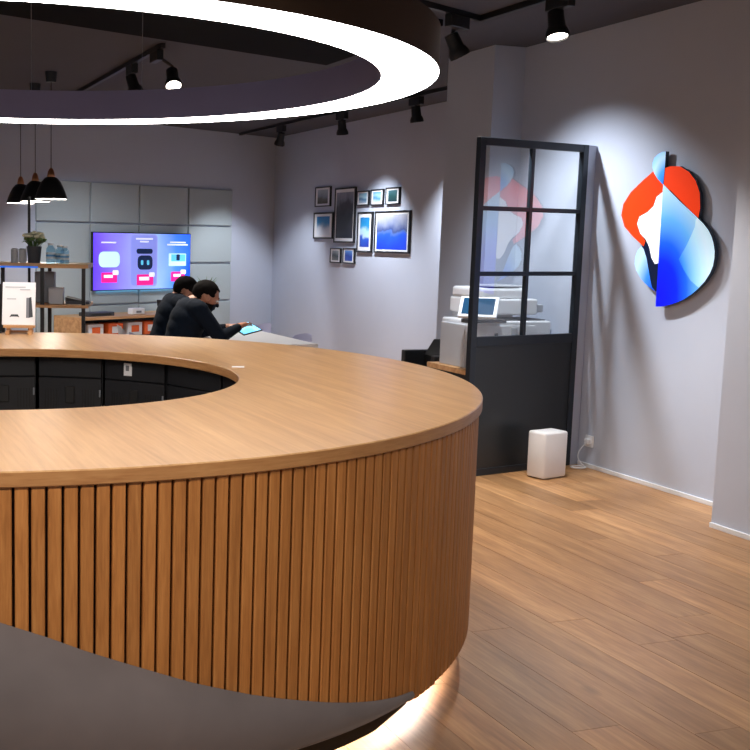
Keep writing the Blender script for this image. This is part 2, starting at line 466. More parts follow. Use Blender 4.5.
for i in range(na + 1):
    a = -190 + 133.0 * i / na; d = .002 + .046 * max(0, min(1, (wave(a) - ZW0 - .001) / .05))
    rows_v.append([bm.verts.new((rr * math.cos(R(a)), rr * math.sin(R(a)), zz)) for rr, zz in ((1.762, ZW0 - .0015), (RS - .012, ZW0 - .0015), (RS - .016, ZW0 - .0015 - d), (1.762, ZW0 - .0015 - d))])
for i in range(na):
    for j in range(4): bm.faces.new((rows_v[i][j], rows_v[i + 1][j], rows_v[i + 1][(j + 1) % 4], rows_v[i][(j + 1) % 4]))
bm.faces.new(rows_v[0]); bm.faces.new(rows_v[-1])
obj('plinth_trim', bm, 'black', counter, label='black plinth trim under the velvet pad')

# ------------------------------------------------------------------ lockers inside the ring
angs = [126.6, 108.6, 90.5, 72.4, 53.4, 33.3, 10.8]
names = ['black locker under the counter at the left edge of the opening', 'black locker beside the left edge of the counter opening', 'black two-door locker left of the plain wide gap inside the counter',
         'black two-door locker with vent slits in the middle of the counter opening', 'black locker with a white paper tag inside the counter', 'black locker at the right tip of the counter opening']
for q in range(len(angs) - 1):
    a0, a1 = R(angs[q]), R(angs[q + 1]); rl = 1.002
    P0 = Vector((CX + rl * math.cos(a0), CY + rl * math.sin(a0), 0)); P1 = Vector((CX + rl * math.cos(a1), CY + rl * math.sin(a1), 0))
    w = (P1 - P0).length - 0.012; mid = (P0 + P1) / 2
    rz = math.atan2(P1.y - P0.y, P1.x - P0.x)
    t = thing('locker', names[q], 'locker', tuple(mid), rz, 'lockers inside the counter')
    z1 = ztop - 0.003
    bm = B(); box(bm, -w / 2, 0.012, 0.05, w / 2, 0.36, z1); obj('body', bm, 'locker', t)
    zl = .823
    wd = w / 2 - .004
    bm = B(); box(bm, -wd, -.006, zl + .003, wd, .012, z1 - .004, .002, 1); dr = obj('drawer_front', bm, 'locker', t)
    bm = B(); box(bm, -.035, -.0085, z1 - .032, .035, -.004, z1 - .012); obj('pull_slot', bm, 'locker_dark', dr)
    bm = B(); box(bm, -wd, -.006, .10, wd, .012, zl - .003, .002, 1); dd = obj('door', bm, 'locker', t)
    bm = B(); box(bm, -.024, -.012, zl - .125, .024, -.005, zl - .04, .004, 1); obj('latch', bm, 'locker_dark', dd)
    for s in (-1, 1):
        for k in range(5):
            xx = s * (.065 + .014 * k)
            bm = B(); box(bm, xx - .003, -.0075, zl - .15, xx + .003, -.005, zl - .055); obj('vent_slit', bm, 'locker_dark', dd)
    bm = B(); box(bm, wd - .010, -.013, zl - .09, wd - .002, -.005, zl - .055, .002, 1); obj('hinge', bm, 'mid_grey', dd)
    if q == 4:
        bm = B(); box(bm, -.055, -.0095, zl + .025, -.012, -.006, zl + .085); tg = obj('paper_tag', bm, 'white', t, label='white paper tag with a small grey print')
        bm = B(); box(bm, -.044, -.0103, zl + .048, -.026, -.0095, zl + .074); obj('tag_print', bm, 'mid_grey', tg)

# ------------------------------------------------------------------ ring light above the counter
LO, LI, ZL, LH = 1.6142, 1.4163, 2.0834, 0.145
ring = thing('ring_light', 'large glowing white ring pendant with bronze housing above the counter', 'ceiling light', (CX, CY, ZL))
bm = B(); lathe(bm, [(LO, .003), (LO, LH), (LI + .002, LH), (LI + .002, LH - .003), (LO - .003, LH - .003), (LO - .003, .003)], 180, closed_prof=True); obj('housing', bm, 'ring_housing', ring, smooth=True)
bm = B(); lathe(bm, [(LI, .003), (LI, LH), (LI + .002, LH), (LI + .002, .003)], 180, closed_prof=True); obj('inner_band', bm, 'ring_inner', ring, smooth=True)
bm = B(); lathe(bm, [(LI, 0), (LO, 0), (LO, .003), (LI, .003)], 180, closed_prof=True); obj('diffuser', bm, 'ring_light', ring)
for a in (76, 54, 118, 170, 235, 300, 0):
    bm = B(); x, y = 1.51 * math.cos(R(a)), 1.51 * math.sin(R(a)); tube(bm, [(x, y, LH - .002), (x, y, ZC - ZL)], .0018, 5); obj('suspension_wire', bm, 'mid_grey', ring)

# ------------------------------------------------------------------ track lighting
def track(label, pts):
    t = thing('light_track', label, 'light track', (pts[0][0], pts[0][1], ZC - .035), 0, 'black ceiling light tracks')
    for (a, b_) in zip(pts, pts[1:]):
        v = Vector((b_[0] - a[0], b_[1] - a[1], 0)); L = v.length
        bm = B(); box(bm, -.018, -.018, 0, L + .018, .018, .0345)
        obj('rail', bm, 'black', t, (a[0] - pts[0][0], a[1] - pts[0][1], 0), (0, 0, math.atan2(v.y, v.x)))
    return t
track('black ceiling track over the pendant lamps and shelf', [(2.33, 7.9), (2.31, 11.2)])
track('long black ceiling track along the picture wall', [(5.40, 8.6), (5.25, 12.0), (5.25, 14.0)])
track('black L-shaped ceiling track above the partition and emblem', [(2.75, 5.64), (3.91, 6.17), (3.97, 3.4)])

def spot(label, x, y, axis, aim, power, angle, color=COOL, drop=0.0, off=0.0, lens=True, blend=.6, side=(0, 0)):
    """track spot: gear box under the rail, swivel arm, flared head; axis = rail direction (degrees)"""
    t = thing('track_spotlight', label, 'spotlight', (x, y, ZC - .035), 0, 'black track spotlights')
    ax = R(axis)
    bm = B(); box(bm, -.10, -.026, -.075, .10, .026, -.0005, .004, 1); obj('gear_box', bm, 'black', t, rot=(0, 0, ax))
    hx_, hy_ = math.cos(ax) * off, math.sin(ax) * off
    bm = B(); tube(bm, [(hx_, hy_, -.045), (hx_ + side[0], hy_ + side[1], -.06 - drop), (hx_ + side[0], hy_ + side[1], -.115 - drop)], .012, 8); obj('swivel', bm, 'black', t)
    pv = Vector((hx_ + side[0], hy_ + side[1], -.115 - drop)); d = (Vector(aim) - (t.location + pv)).normalized()
    q = d.to_track_quat('-Z', 'Y').to_euler()
    bm = B(); lathe(bm, [(0, .03), (.034, .028), (.036, -.05), (.044, -.065), (.050, -.085), (.050, -.105), (.045, -.105), (.043, -.092), (0, -.092)], 24)
    hd = obj('head', bm, 'black', t, tuple(pv), q, smooth=True); hd.scale = (1.3, 1.3, 1.15)
    bm = B(); lathe(bm, [(0, -.0935), (.0425, -.0935), (.0425, -.0955), (0, -.0955)], 20, closed_prof=True)
    obj('lens', bm, 'lens' if lens else 'dark_grey', hd)
    if power:
        light('spot_beam', 'SPOT', tuple(t.location + pv + d * .128), aim, power * SPOT, color, .035, angle, blend, t)
    return t
spot('black track spotlight shining onto the emblem wall over the partition', 3.68, 6.062, 25, (4.83, 6.1, .75), 150, 100, COOL, off=.05, lens=False, blend=1.0, side=(0, .10))
spot('black track spotlight above the emblem with its lit face toward the viewer', 3.905, 5.36, 92, (3.75, 4.6, 0), 150, 84, (1, .95, .88), off=.03)
spot('nearest black spotlight on the picture wall track', 5.385, 9.55, 92, (5.95, 9.6, -1.0), 200, 94, COOL, blend=1.0)
spot('middle black spotlight on the picture wall track', 5.30, 11.0, 92, (5.95, 11.6, -1.2), 210, 96, COOL, blend=1.0)
spot('farthest black spotlight on the picture wall track', 5.255, 12.6, 90, (5.2, 13.6, .4), 120, 80, COOL)
spot('black spotlight with glowing lens seen through the ring light', 2.33, 8.05, 90, (2.3, 6.75, .9), 150, 60, WARM, off=-.05, side=(.11, 0), drop=.05)
spot('black spotlight farther along the rail behind the ring light', 2.325, 8.75, 90, (2.9, 8.2, .74), 120, 66, (1, .95, .9), lens=False)

spot('added unseen black track spotlight behind the viewer brightening the counter front, left of the pair', -.9, .7, 0, (-.1, 2.5, .7), 120, 60, WARM)  # out-of-view fill spot added to brighten the counter front
spot('added unseen black track spotlight behind the viewer brightening the counter front, right of the pair', 1.3, .5, 0, (1.0, 2.6, .8), 70, 60, WARM)  # second added fill spot, weaker, same purpose
spot('added black track spotlight over the pendant lamps brightening the felt panels', 2.31, 10.9, 90, (3.3, 13.0, .2), 110, 80, COOL, lens=False, blend=1.0)  # extra spot added to this rail to brighten the felt panels
track('added unseen black ceiling track behind the viewer for the extra spotlights', [(-1.6, .7), (2.2, .46)])  # unseen rail added to carry the two fill spots

# ------------------------------------------------------------------ glazed partition
pa = R(10.5)
part = thing('glazed_partition', 'black steel framed partition with six panes above a solid charcoal panel', 'partition', (3.885, 5.98, 0), pa)
x0, x1, zt = -.075, .875, 2.15
def bar(nm, a, b_, c, d, mat='steel', y=.02):
    bm = B(); box(bm, a, -y, b_, c, y, d, .002, 1); return obj(nm, bm, mat, part)
bar('stile', x0, 0, x0 + .048, zt); bar('stile', x1 - .048, 0, x1, zt)
bar('top_rail', x0 + .048, zt - .048, x1 - .048, zt)
bar('middle_rail', x0 + .048, .845, x1 - .048, .905)
bar('bottom_rail', x0 + .048, 0, x1 - .048, .045)
xm = .385
bar('mullion', xm - .014, .905, xm + .014, zt - .048, y=.015)
zs = [.905, 1.305, 1.715, zt - .048]
for z in (1.305, 1.715):
    bar('glazing_bar', x0 + .048, z - .014, xm - .014, z + .014, y=.015); bar('glazing_bar', xm + .014, z - .014, x1 - .048, z + .014, y=.015)
for (a, b_) in ((x0 + .048, xm - .014), (xm + .014, x1 - .048)):
    for k in range(3):
        bm = B(); box(bm, a, -.002, zs[k] + (.014 if k else 0), b_, .002, zs[k + 1] - (.014 if k < 2 else 0)); obj('pane', bm, 'glass', part)
bm = B(); box(bm, x1, -.012, 0, .950, .012, zt); obj('leak_filler', bm, 'wall', part, label='pale filler added to block light between partition and wall')  # wall-coloured strip added to stop light leaking through the gap
bm = B(); box(bm, x0 + .048, -.012, .045, x1 - .048, .012, .845); obj('kick_panel', bm, 'kick', part)

# ------------------------------------------------------------------ emblem on the wall
RED = [(5.524, 1.97), (5.574, 1.936), (5.651, 1.889), (5.741, 1.828), (5.798, 1.758), (5.811, 1.688), (5.774, 1.617), (5.69, 1.553), (5.588, 1.494), (5.575, 1.527), (5.624, 1.573), (5.657, 1.633), (5.642, 1.677), (5.574, 1.707), (5.527, 1.74), (5.508, 1.788), (5.449, 1.823), (5.394, 1.832), (5.153, 1.66), (5.145, 1.724), (5.157, 1.809), (5.196, 1.879), (5.253, 1.932), (5.331, 1.969), (5.408, 1.974), (5.474, 1.961)]
WHI = [(5.449, 1.826), (5.502, 1.796), (5.524, 1.74), (5.574, 1.704), (5.642, 1.677), (5.657, 1.633), (5.624, 1.573), (5.569, 1.534), (5.536, 1.489), (5.511, 1.424), (5.478, 1.387), (5.444, 1.393)]
LEAF = [(5.45, 2.064), (5.48, 2.064), (5.515, 2.052), (5.545, 2.032), (5.558, 2.0), (5.557, 1.975), (5.535, 1.935), (5.50, 1.90), (5.453, 1.865), (5.45, 1.97)]
SAIL = [(5.453, 1.87), (5.45, 1.715), (5.448, 1.522), (5.446, 1.328), (5.444, 1.129), (5.39, 1.133), (5.326, 1.148), (5.27, 1.166), (5.221, 1.185), (5.15, 1.225), (5.102, 1.261), (5.06, 1.30), (5.026, 1.348), (5.008, 1.39), (5.002, 1.435), (5.004, 1.475), (5.018, 1.52), (5.038, 1.56), (5.065, 1.594), (5.105, 1.63), (5.153, 1.663), (5.311, 1.768)]
FOLD = [(5.165, 1.655), (5.168, 1.612), (5.19, 1.565), (5.225, 1.50), (5.277, 1.421), (5.235, 1.365), (5.17, 1.30), (5.1015, 1.2605), (5.059, 1.2995), (5.025, 1.3475), (5.007, 1.39), (5.001, 1.435), (5.003, 1.475), (5.017, 1.5205), (5.037, 1.5605), (5.064, 1.5945), (5.105, 1.631), (5.153, 1.664)]
TAIL = [(5.607, 1.496), (5.640, 1.467), (5.656, 1.43), (5.658, 1.385), (5.64, 1.345), (5.597, 1.298), (5.555, 1.268), (5.512, 1.244), (5.455, 1.22), (5.489, 1.245), (5.508, 1.29), (5.52, 1.325), (5.555, 1.423), (5.584, 1.475)]
DARK = [(5.584, 1.524), (5.536, 1.489), (5.511, 1.424), (5.478, 1.387), (5.444, 1.388), (5.45, 1.224), (5.484, 1.242), (5.52, 1.325), (5.555, 1.423), (5.605, 1.494)]
em = thing('wall_emblem', 'raised red, white and blue sail-shaped emblem on the right wall', 'sign', (XW, 5.44, 1.13))
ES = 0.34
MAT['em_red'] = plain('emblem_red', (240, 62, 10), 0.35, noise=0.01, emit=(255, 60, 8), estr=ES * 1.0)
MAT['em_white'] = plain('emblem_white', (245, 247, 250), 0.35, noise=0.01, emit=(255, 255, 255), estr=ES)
MAT['em_dark'] = plain('emblem_navy', (8, 24, 60), 0.35, noise=0.02)
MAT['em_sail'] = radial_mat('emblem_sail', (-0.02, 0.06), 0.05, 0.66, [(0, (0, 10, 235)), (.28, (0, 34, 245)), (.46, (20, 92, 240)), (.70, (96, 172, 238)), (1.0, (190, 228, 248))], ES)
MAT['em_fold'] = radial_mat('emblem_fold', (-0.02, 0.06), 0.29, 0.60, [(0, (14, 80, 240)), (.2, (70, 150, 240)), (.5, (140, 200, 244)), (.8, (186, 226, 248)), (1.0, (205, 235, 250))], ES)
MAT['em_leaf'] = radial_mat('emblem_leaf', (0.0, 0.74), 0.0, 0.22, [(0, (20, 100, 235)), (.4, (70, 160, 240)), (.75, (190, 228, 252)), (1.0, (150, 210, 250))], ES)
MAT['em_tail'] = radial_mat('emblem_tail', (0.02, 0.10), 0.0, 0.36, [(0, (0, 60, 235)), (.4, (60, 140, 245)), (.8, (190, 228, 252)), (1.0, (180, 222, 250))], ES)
MAT['em_side'] = plain('emblem_edge', (24, 44, 62), 0.5)
def empiece(nm, poly, mat, t0, t1):
    bm = B(); prism(bm, [(y - 5.44, z - 1.13) for y, z in poly], lambda u, v, t: (-t, u, v), t0, t1)
    o = obj(nm, bm, mat, em); o.data.materials.append(MAT['em_side'])
    for p in o.data.polygons:
        if p.normal.x > -.5: p.material_index = 1
    return o
empiece('red_curve', RED, 'em_red', .026, .048); empiece('white_flame', WHI, 'em_white', .026, .050); empiece('navy_sliver', DARK, 'em_dark', .026, .046)  # the navy piece is the emblem's own colour
empiece('blue_tail', TAIL, 'em_tail', .026, .049); empiece('light_leaf', LEAF, 'em_leaf', .026, .051); empiece('blue_sail', SAIL, 'em_sail', .026, .052); empiece('sail_fold', FOLD, 'em_fold', .050, .0545)
for (y, z) in ((5.3, 1.6), (5.55, 1.75), (5.3, 1.3)):
    bm = B(); tube(bm, [(-.0002, y - 5.44, z - 1.13), (-.03, y - 5.44, z - 1.13)], .012, 8); obj('standoff', bm, 'mid_grey', em)

# ------------------------------------------------------------------ white box, socket and cord by the partition
wb = thing('router_box', 'small white upright box standing on the floor by the partition', 'box', (4.355, 5.845, 0), R(13))
bm = B(); box(bm, -.108, -.072, .006, .108, .072, .305, .016, 3); obj('shell', bm, 'white', wb, smooth=True)
bm = B(); box(bm, -.085, -.052, 0, .085, .052, .007); obj('foot', bm, 'mid_grey', wb)
so = thing('wall_socket', 'white wall socket with a plug low on the emblem wall', 'socket', (XW, 6.03, .18))
bm = B(); box(bm, -.009, -.04, -.04, -.0003, .04, .04, .003, 2); obj('plate', bm, 'white', so)
bm = B(); box(bm, -.035, -.02, -.018, -.009, .02, .018, .005, 2); obj('plug', bm, 'base', so)
cd = []
for k in range(60):
    t = k / 59.0
    if t < .35:
        u = t / .35; cd.append((XW - .03 - .04 * math.sin(u * 3), 6.03 + .03 * math.sin(u * 4), .165 * (1 - u) ** 1.3 + .006))
    else:
        u = (t - .35) / .65; a = u * 4 * math.pi
        cd.append((XW - .045 - .05 * (1 - math.cos(a)) - .12 * max(0, u - .7), 6.03 - .045 * math.sin(a) * (1 - .3 * u) - .04 * u, .006 + .012 * u))
bm = B(); tube(bm, cd, .0042, 6); tag(obj('power_cord', bm, 'base', smooth=True), 'white power cord looped on the floor below the socket', 'cord')

# ------------------------------------------------------------------ framed pictures
FR = [(12.797, 2.048, .457, .249, 'm1', 'small black frame with a grey mountain print, top left of the group'),
      (12.154, 1.805, .563, .668, 'm2', 'tall black frame with a dark cliff print'),
      (11.681, 1.997, .308, .172, 'm3', 'small black frame with pale blue print beside the tall cliff picture'),
      (11.326, 1.998, .302, .181, 'm3b', 'middle of the three small frames in the top row'),
      (10.959, 2.002, .320, .189, 'm4', 'small black frame with a dark green print, top right of the group'),
      (12.760, 1.683, .578, .333, 'm5', 'black frame with a snowy slope under blue sky, far left of the group'),
      (11.605, 1.600, .381, .472, 'm6', 'narrow upright black frame with cyan sky and a blue lake'),
      (10.950, 1.602, .813, .470, 'm7', 'largest black frame with a vivid blue lake between hills'),
      (12.373, 1.312, .297, .183, 'm8', 'small black frame with a grey print, lower left of the bottom pair'),
      (12.003, 1.316, .315, .187, 'm9', 'small black frame with a blue print, right of the bottom pair')]
PRN = {'m1': [(0, (60, 62, 58)), (.35, (96, 98, 92)), (.5, (120, 130, 140)), (1, (170, 178, 190))],
       'm2': [(0, (28, 32, 44)), (.2, (44, 44, 52)), (.5, (40, 42, 48)), (.75, (66, 68, 78)), (.85, (120, 124, 138)), (1, (150, 154, 166))],
       'm3': [(0, (170, 190, 206)), (.4, (70, 120, 160)), (.6, (160, 196, 214)), (1, (120, 176, 206))],
       'm3b': [(0, (190, 200, 208)), (.4, (60, 130, 170)), (.7, (150, 190, 210)), (1, (70, 150, 190))],
       'm4': [(0, (20, 46, 52)), (.5, (28, 70, 70)), (1, (70, 110, 120))],
       'm5': [(0, (226, 230, 238)), (.35, (206, 214, 226)), (.55, (120, 160, 196)), (.7, (40, 132, 190)), (1, (20, 120, 186))],
       'm6': [(0, (30, 60, 170)), (.3, (36, 84, 190)), (.4, (180, 206, 224)), (.58, (170, 210, 226)), (.7, (30, 140, 196)), (1, (20, 120, 190))],
       'm7': [(0, (16, 60, 220)), (.4, (30, 84, 220)), (.5, (80, 110, 180)), (.56, (60, 76, 130)), (.72, (120, 130, 160)), (1, (170, 172, 184))],
       'm8': [(0, (120, 124, 124)), (.5, (60, 74, 78)), (1, (150, 160, 164))],
       'm9': [(0, (40, 80, 170)), (.5, (20, 60, 160)), (1, (90, 140, 210))]}
for (y, z, w, h, k, lab) in FR:
    t = thing('picture_frame', lab, 'picture', (XP, y, z - h / 2), 0, 'framed pictures on the far right wall')
    fw = .019 if min(w, h) > .26 else .013
    fy = fw * 1.35
    for (a, b_, c, d) in ((-w / 2, 0, w / 2, fw), (-w / 2, h - fw, w / 2, h), (-w / 2, fw, -w / 2 + fy, h - fw), (w / 2 - fy, fw, w / 2, h - fw)):
        bm = B(); box(bm, -.024, a, b_, -.0005, c, d); obj('frame_bar', bm, 'black', t)
    bm = B(); box(bm, -.018, -w / 2 + fy, fw, -.002, w / 2 - fy, h - fw); mt = obj('mat_board', bm, 'white', t)
    mh, mv = (.16 * w, .12 * h) if k not in ('m7', 'm2') else (.05 * w, .055 * h)
    if k == 'm2': mh = .05 * w; mv = .07 * h
    pw, ph = w - 2 * fy - 2 * mh * .8, h - 2 * fw - 2 * mv * .8
    bm = B(); box(bm, -.0008, -pw / 2, -ph / 2, 0, pw / 2, ph / 2)
    obj('print', bm, ramp_mat('print_' + k, PRN[k], 2, -ph / 2, ph / 2, .26 * ph, 5.0, .5), t, (-.0182, 0, h / 2))

# ------------------------------------------------------------------ television on the back wall
tv = thing('television', 'wall mounted television showing pink price tags on a violet blue screen', 'television', tuple(tw(-1.035, 0, .835)), TA)
# local: x along wall, y = into the wall, z up from the bottom edge
w2, th_ = .815, .72
bm = B(); box(bm, -w2, -.095, 0, w2, -.055, th_, .004, 1); obj('casing', bm, 'black', tv)
bm = B(); box(bm, -.25, -.056, .2, .25, -.036, .55); obj('wall_bracket', bm, 'black', tv)
bm = B(); box(bm, -w2 + .012, -.0965, .012, w2 - .012, -.0945, th_ - .012)
scr = obj('screen', bm, ramp_mat('tv_screen', [(0, (96, 60, 250)), (.12, (118, 92, 245)), (.4, (150, 158, 240)), (.65, (150, 186, 250)), (.85, (70, 130, 250)), (1, (10, 80, 250))], 0, -w2, w2, .22, 1.6, .3, 0.85), tv)
def scr_piece(nm, x0, z0, x1, z1, mat, bev=.0, d=.0975, par=None):
    bm = B(); box(bm, x0, -d, z0, x1, -.0962, z1)
    if bev:
        es = [e_ for e_ in bm.edges if abs(e_.verts[0].co.y - e_.verts[1].co.y) > 1e-5]
        bmesh.ops.bevel(bm, geom=es, offset=bev, segments=5, affect='EDGES', profile=.5)
    return obj(nm, bm, mat, par or scr)
MAT['sc_tile'] = emission('screen_tile', (150, 156, 238), .75); MAT['sc_tile2'] = emission('screen_tile_inner', (134, 144, 232), .75); MAT['sc_pink'] = emission('screen_pink', (232, 24, 140), .85)
MAT['sc_white'] = emission('screen_white', (226, 232, 255), .9); MAT['sc_navy'] = emission('screen_navy', (10, 34, 78), .5); MAT['sc_cyan'] = emission('screen_cyan', (90, 190, 235), .8); MAT['sc_pale'] = emission('screen_pale', (190, 226, 250), .9)
scr_piece('tile', -.22, .045, .23, .70, 'sc_tile', .05); scr_piece('tile_inner', -.205, .06, .215, .685, 'sc_tile2', .045, .0978)
scr_piece('text_line', -.68, .585, -.45, .60, 'sc_white'); scr_piece('text_line', -.13, .635, .15, .652, 'sc_white', 0, .0985); scr_piece('text_line', -.06, .60, .08, .617, 'sc_white', 0, .0985)
scr_piece('text_line', .45, .595, .72, .612, 'sc_white'); scr_piece('text_line', .40, .565, .76, .582, 'sc_white')
scr_piece('white_case', -.72, .29, -.39, .48, 'sc_pale', .07, .098); scr_piece('case_lid', -.12, .455, .15, .52, 'sc_navy', .03, .0985); scr_piece('case_body', -.10, .255, .15, .435, 'sc_navy', .06, .0985)
scr_piece('earbud', -.045, .315, -.005, .375, 'sc_cyan', .014, .099); scr_piece('earbud', .055, .315, .095, .375, 'sc_cyan', .014, .099)
scr_piece('package', .43, .30, .73, .46, 'sc_pale', .01, .098); scr_piece('package_picture', .47, .36, .72, .45, 'sc_cyan', .0, .0985); scr_piece('package_shape', .56, .37, .62, .45, 'sc_navy', .012, .099)
for (a, b_, c, d) in ((-.68, .10, -.43, .225), (-.11, .06, .165, .195), (.47, .10, .71, .225)):
    p = scr_piece('price_tag', a, b_, c, d, 'sc_pink', .012, .0985)
    scr_piece('price_text', a + .04, b_ + .06, c - .07, d - .03, 'sc_white', .004, .0992, scr)
    scr_piece('tag_corner', c - .07, d - .03, c + .02, d + .025, 'sc_white', .012, .0992, scr)
bm = B(); box(bm, -w2 + .1, -.054, .004, w2 - .1, -.044, .014); obj('led_strip', bm, emission('tv_led', (90, 200, 255), 6.0), tv)

# ------------------------------------------------------------------ sideboard under the television with goods
sb = thing('sideboard', 'low oak and black sideboard under the television', 'sideboard', tuple(tw(-1.35, .0, 0)), TA)
def lb(par, nm, x0, y0, z0, x1, y1, z1, mat, bev=0): 
    bm = B(); box(bm, x0, y0, z0, x1, y1, z1, bev); return obj(nm, bm, mat, par)
ztb = .56
lb(sb, 'top', -1.05, -.62, ztb - .03, 1.0, -.06, ztb, 'oak_shelf'); lb(sb, 'side_panel', -1.05, -.62, 0, -1.02, -.06, ztb - .03, 'oak_shelf'); lb(sb, 'side_panel', .97, -.62, 0, 1.0, -.06, ztb - .03, 'oak_shelf')
lb(sb, 'back_panel', -1.02, -.08, .04, .97, -.06, ztb - .03, 'black'); lb(sb, 'shelf', -1.02, -.6, .30, .97, -.08, .32, 'black'); lb(sb, 'plinth', -1.02, -.58, 0, .97, -.08, .04, 'black')
def on_sb(nm, lab, cat, s, out, mk, grp=None):
    t = thing(nm, lab, cat, tuple(tw(s, out, 0)), TA, grp); mk(t); return t
goods = [(-2.16, 'white', 'orange', 'white and orange carton at the left end of the sideboard shelf'), (-1.86, 'orange', 'white', 'orange carton with white label on the sideboard shelf'), (-1.56, 'white', 'orange', 'white carton with orange band right of the orange carton'), (-1.30, 'orange', 'white', 'rightmost orange carton on the sideboard shelf')]
for (s, m1, m2, lab) in goods:
    def mk(t, m1=m1, m2=m2):
        lb(t, 'carton', -.11, -.10, .3205, .11, .10, .475, m1, .003); lb(t, 'carton_label', -.06, -.102, .36, .06, -.0995, .44, m2)
    on_sb('product_carton', lab, 'box', s, .47, mk, 'cartons on the sideboard shelf')
Z = ztb + .0005
on_sb('set_top_box', 'flat black box on the left of the sideboard top', 'device', -2.02, .40, lambda t: (lb(t, 'case', -.20, -.09, Z, .20, .09, Z + .045, 'dark_grey', .006), lb(t, 'front_strip', -.15, -.092, Z + .012, .15, -.089, Z + .03, 'black')))
on_sb('white_device', 'small white device with dark print on the sideboard', 'device', -1.42, .42, lambda t: (lb(t, 'case', -.10, -.05, Z, .10, .05, Z + .075, 'white', .012), lb(t, 'print', -.04, -.052, Z + .02, .04, -.0495, Z + .045, 'mid_grey')))
on_sb('phone_stand', 'thin black phone leaning on a stand under the television', 'phone', -1.0, .42, lambda t: (lb(t, 'stand_base', -.05, -.05, Z, .12, .05, Z + .02, 'dark_grey', .004), obj('phone', box(B(), -.012, -.04, 0, .012, .04, .15, .004), 'black', t, (-.02, 0, Z + .018), (0, R(-10), 0))))
on_sb('black_router', 'flat black gadget on the sideboard right of the phone', 'device', -.80, .40, lambda t: (lb(t, 'case', -.07, -.05, Z, .07, .05, Z + .03, 'black', .006), lb(t, 'band', -.07, -.052, Z + .01, .07, -.0495, Z + .016, 'mid_grey')))
on_sb('white_speaker', 'slim white upright speaker on the sideboard', 'speaker', -.58, .42, lambda t: (obj('body', lathe(B(), [(0, 0), (.032, 0), (.034, .01), (.030, .10), (.026, .155), (.018, .165), (0, .166)], 20), 'white', t, (0, 0, Z), smooth=True), lb(t, 'grille', -.018, -.036, Z + .02, .018, -.028, Z + .06, 'light_grey', .003)))
on_sb('speaker_dock', 'black block beside the white speaker on the sideboard', 'device', -.42, .40, lambda t: (lb(t, 'case', -.06, -.05, Z, .06, .05, Z + .06, 'dark_grey', .008), lb(t, 'face', -.045, -.052, Z + .012, .045, -.0495, Z + .048, 'black')))
# desk plant at the right end
pl = thing('desk_plant', 'spiky green plant in a pot behind the seated men', 'plant', tuple(tw(-.16, .35, Z)))
bm = B(); lathe(bm, [(0, 0), (.05, 0), (.065, .12), (.058, .12), (.05, .10), (0, .10)], 20); obj('pot', bm, 'light_grey', pl, smooth=True)
for k in range(16):
    a = k * 2.4; r_ = .10 + .03 * (k % 4); h_ = .26 + .04 * (k % 3)
    bm = B(); tube(bm, [(0, 0, .10), (r_ * .4 * math.cos(a), r_ * .4 * math.sin(a), .1 + h_ * .7), (r_ * math.cos(a), r_ * math.sin(a), .1 + h_)], [.008, .009, .001], 5); obj('leaf', bm, 'leaf', pl)

# ------------------------------------------------------------------ pendant lamps
def pendant(x, y, label):
    t = thing('pendant_lamp', label, 'pendant lamp', (x, y, 1.82), 0, 'black pendant lamps by the felt panels')
    bm = B(); lathe(bm, [(.030, .195), (.055, .185), (.085, .15), (.110, .10), (.130, .05), (.143, .012), (.147, 0), (.142, 0), (.137, .014), (.122, .055), (.102, .10), (.078, .145), (.05, .176), (0, .18)], 36)
    sh = obj('shade', bm, 'black', t, smooth=True)
    bm = B(); lathe(bm, [(.1415, .001), (.1365, .015), (.1215, .055), (.1015, .10), (.0775, .144)], 36); obj('white_lining', bm, 'white', sh, smooth=True)
    bm = B(); lathe(bm, [(0, .07), (.03, .08), (.04, .11), (.03, .14), (.02, .17)], 20); obj('bulb', bm, 'bulb', sh, smooth=True)
    bm = B(); lathe(bm, [(.032, .186), (.036, .20), (.028, .24), (.016, .265), (.006, .27)], 24); obj('copper_holder', bm, 'copper', t, smooth=True)
    bm = B(); tube(bm, [(0, 0, .265), (0, 0, ZC - 1.82 - .08)], .004, 6); obj('cord', bm, 'black', t)
    bm = B(); lathe(bm, [(0, ZC - 1.82 - .09), (.045, ZC - 1.82 - .09), (.055, ZC - 1.82 - .001), (0, ZC - 1.82 - .001)], 24); obj('canopy', bm, 'black', t, smooth=True)
    light('pendant_glow', 'POINT', (x, y, 1.86), None, 26, WARM, .03, parent=t)
pendant(1.83, 9.62, 'black dome pendant lamp nearest the felt wall panels, right of three')
pendant(1.83, 10.42, 'black dome pendant lamp between its two neighbours')
pendant(1.81, 11.15, 'black dome pendant lamp at the left end of three')

# ------------------------------------------------------------------ product shelf behind the counter
sh = thing('display_shelf', 'oak and black steel display shelf behind the counter', 'shelf', (1.52, 8.0, 0), R(-17))
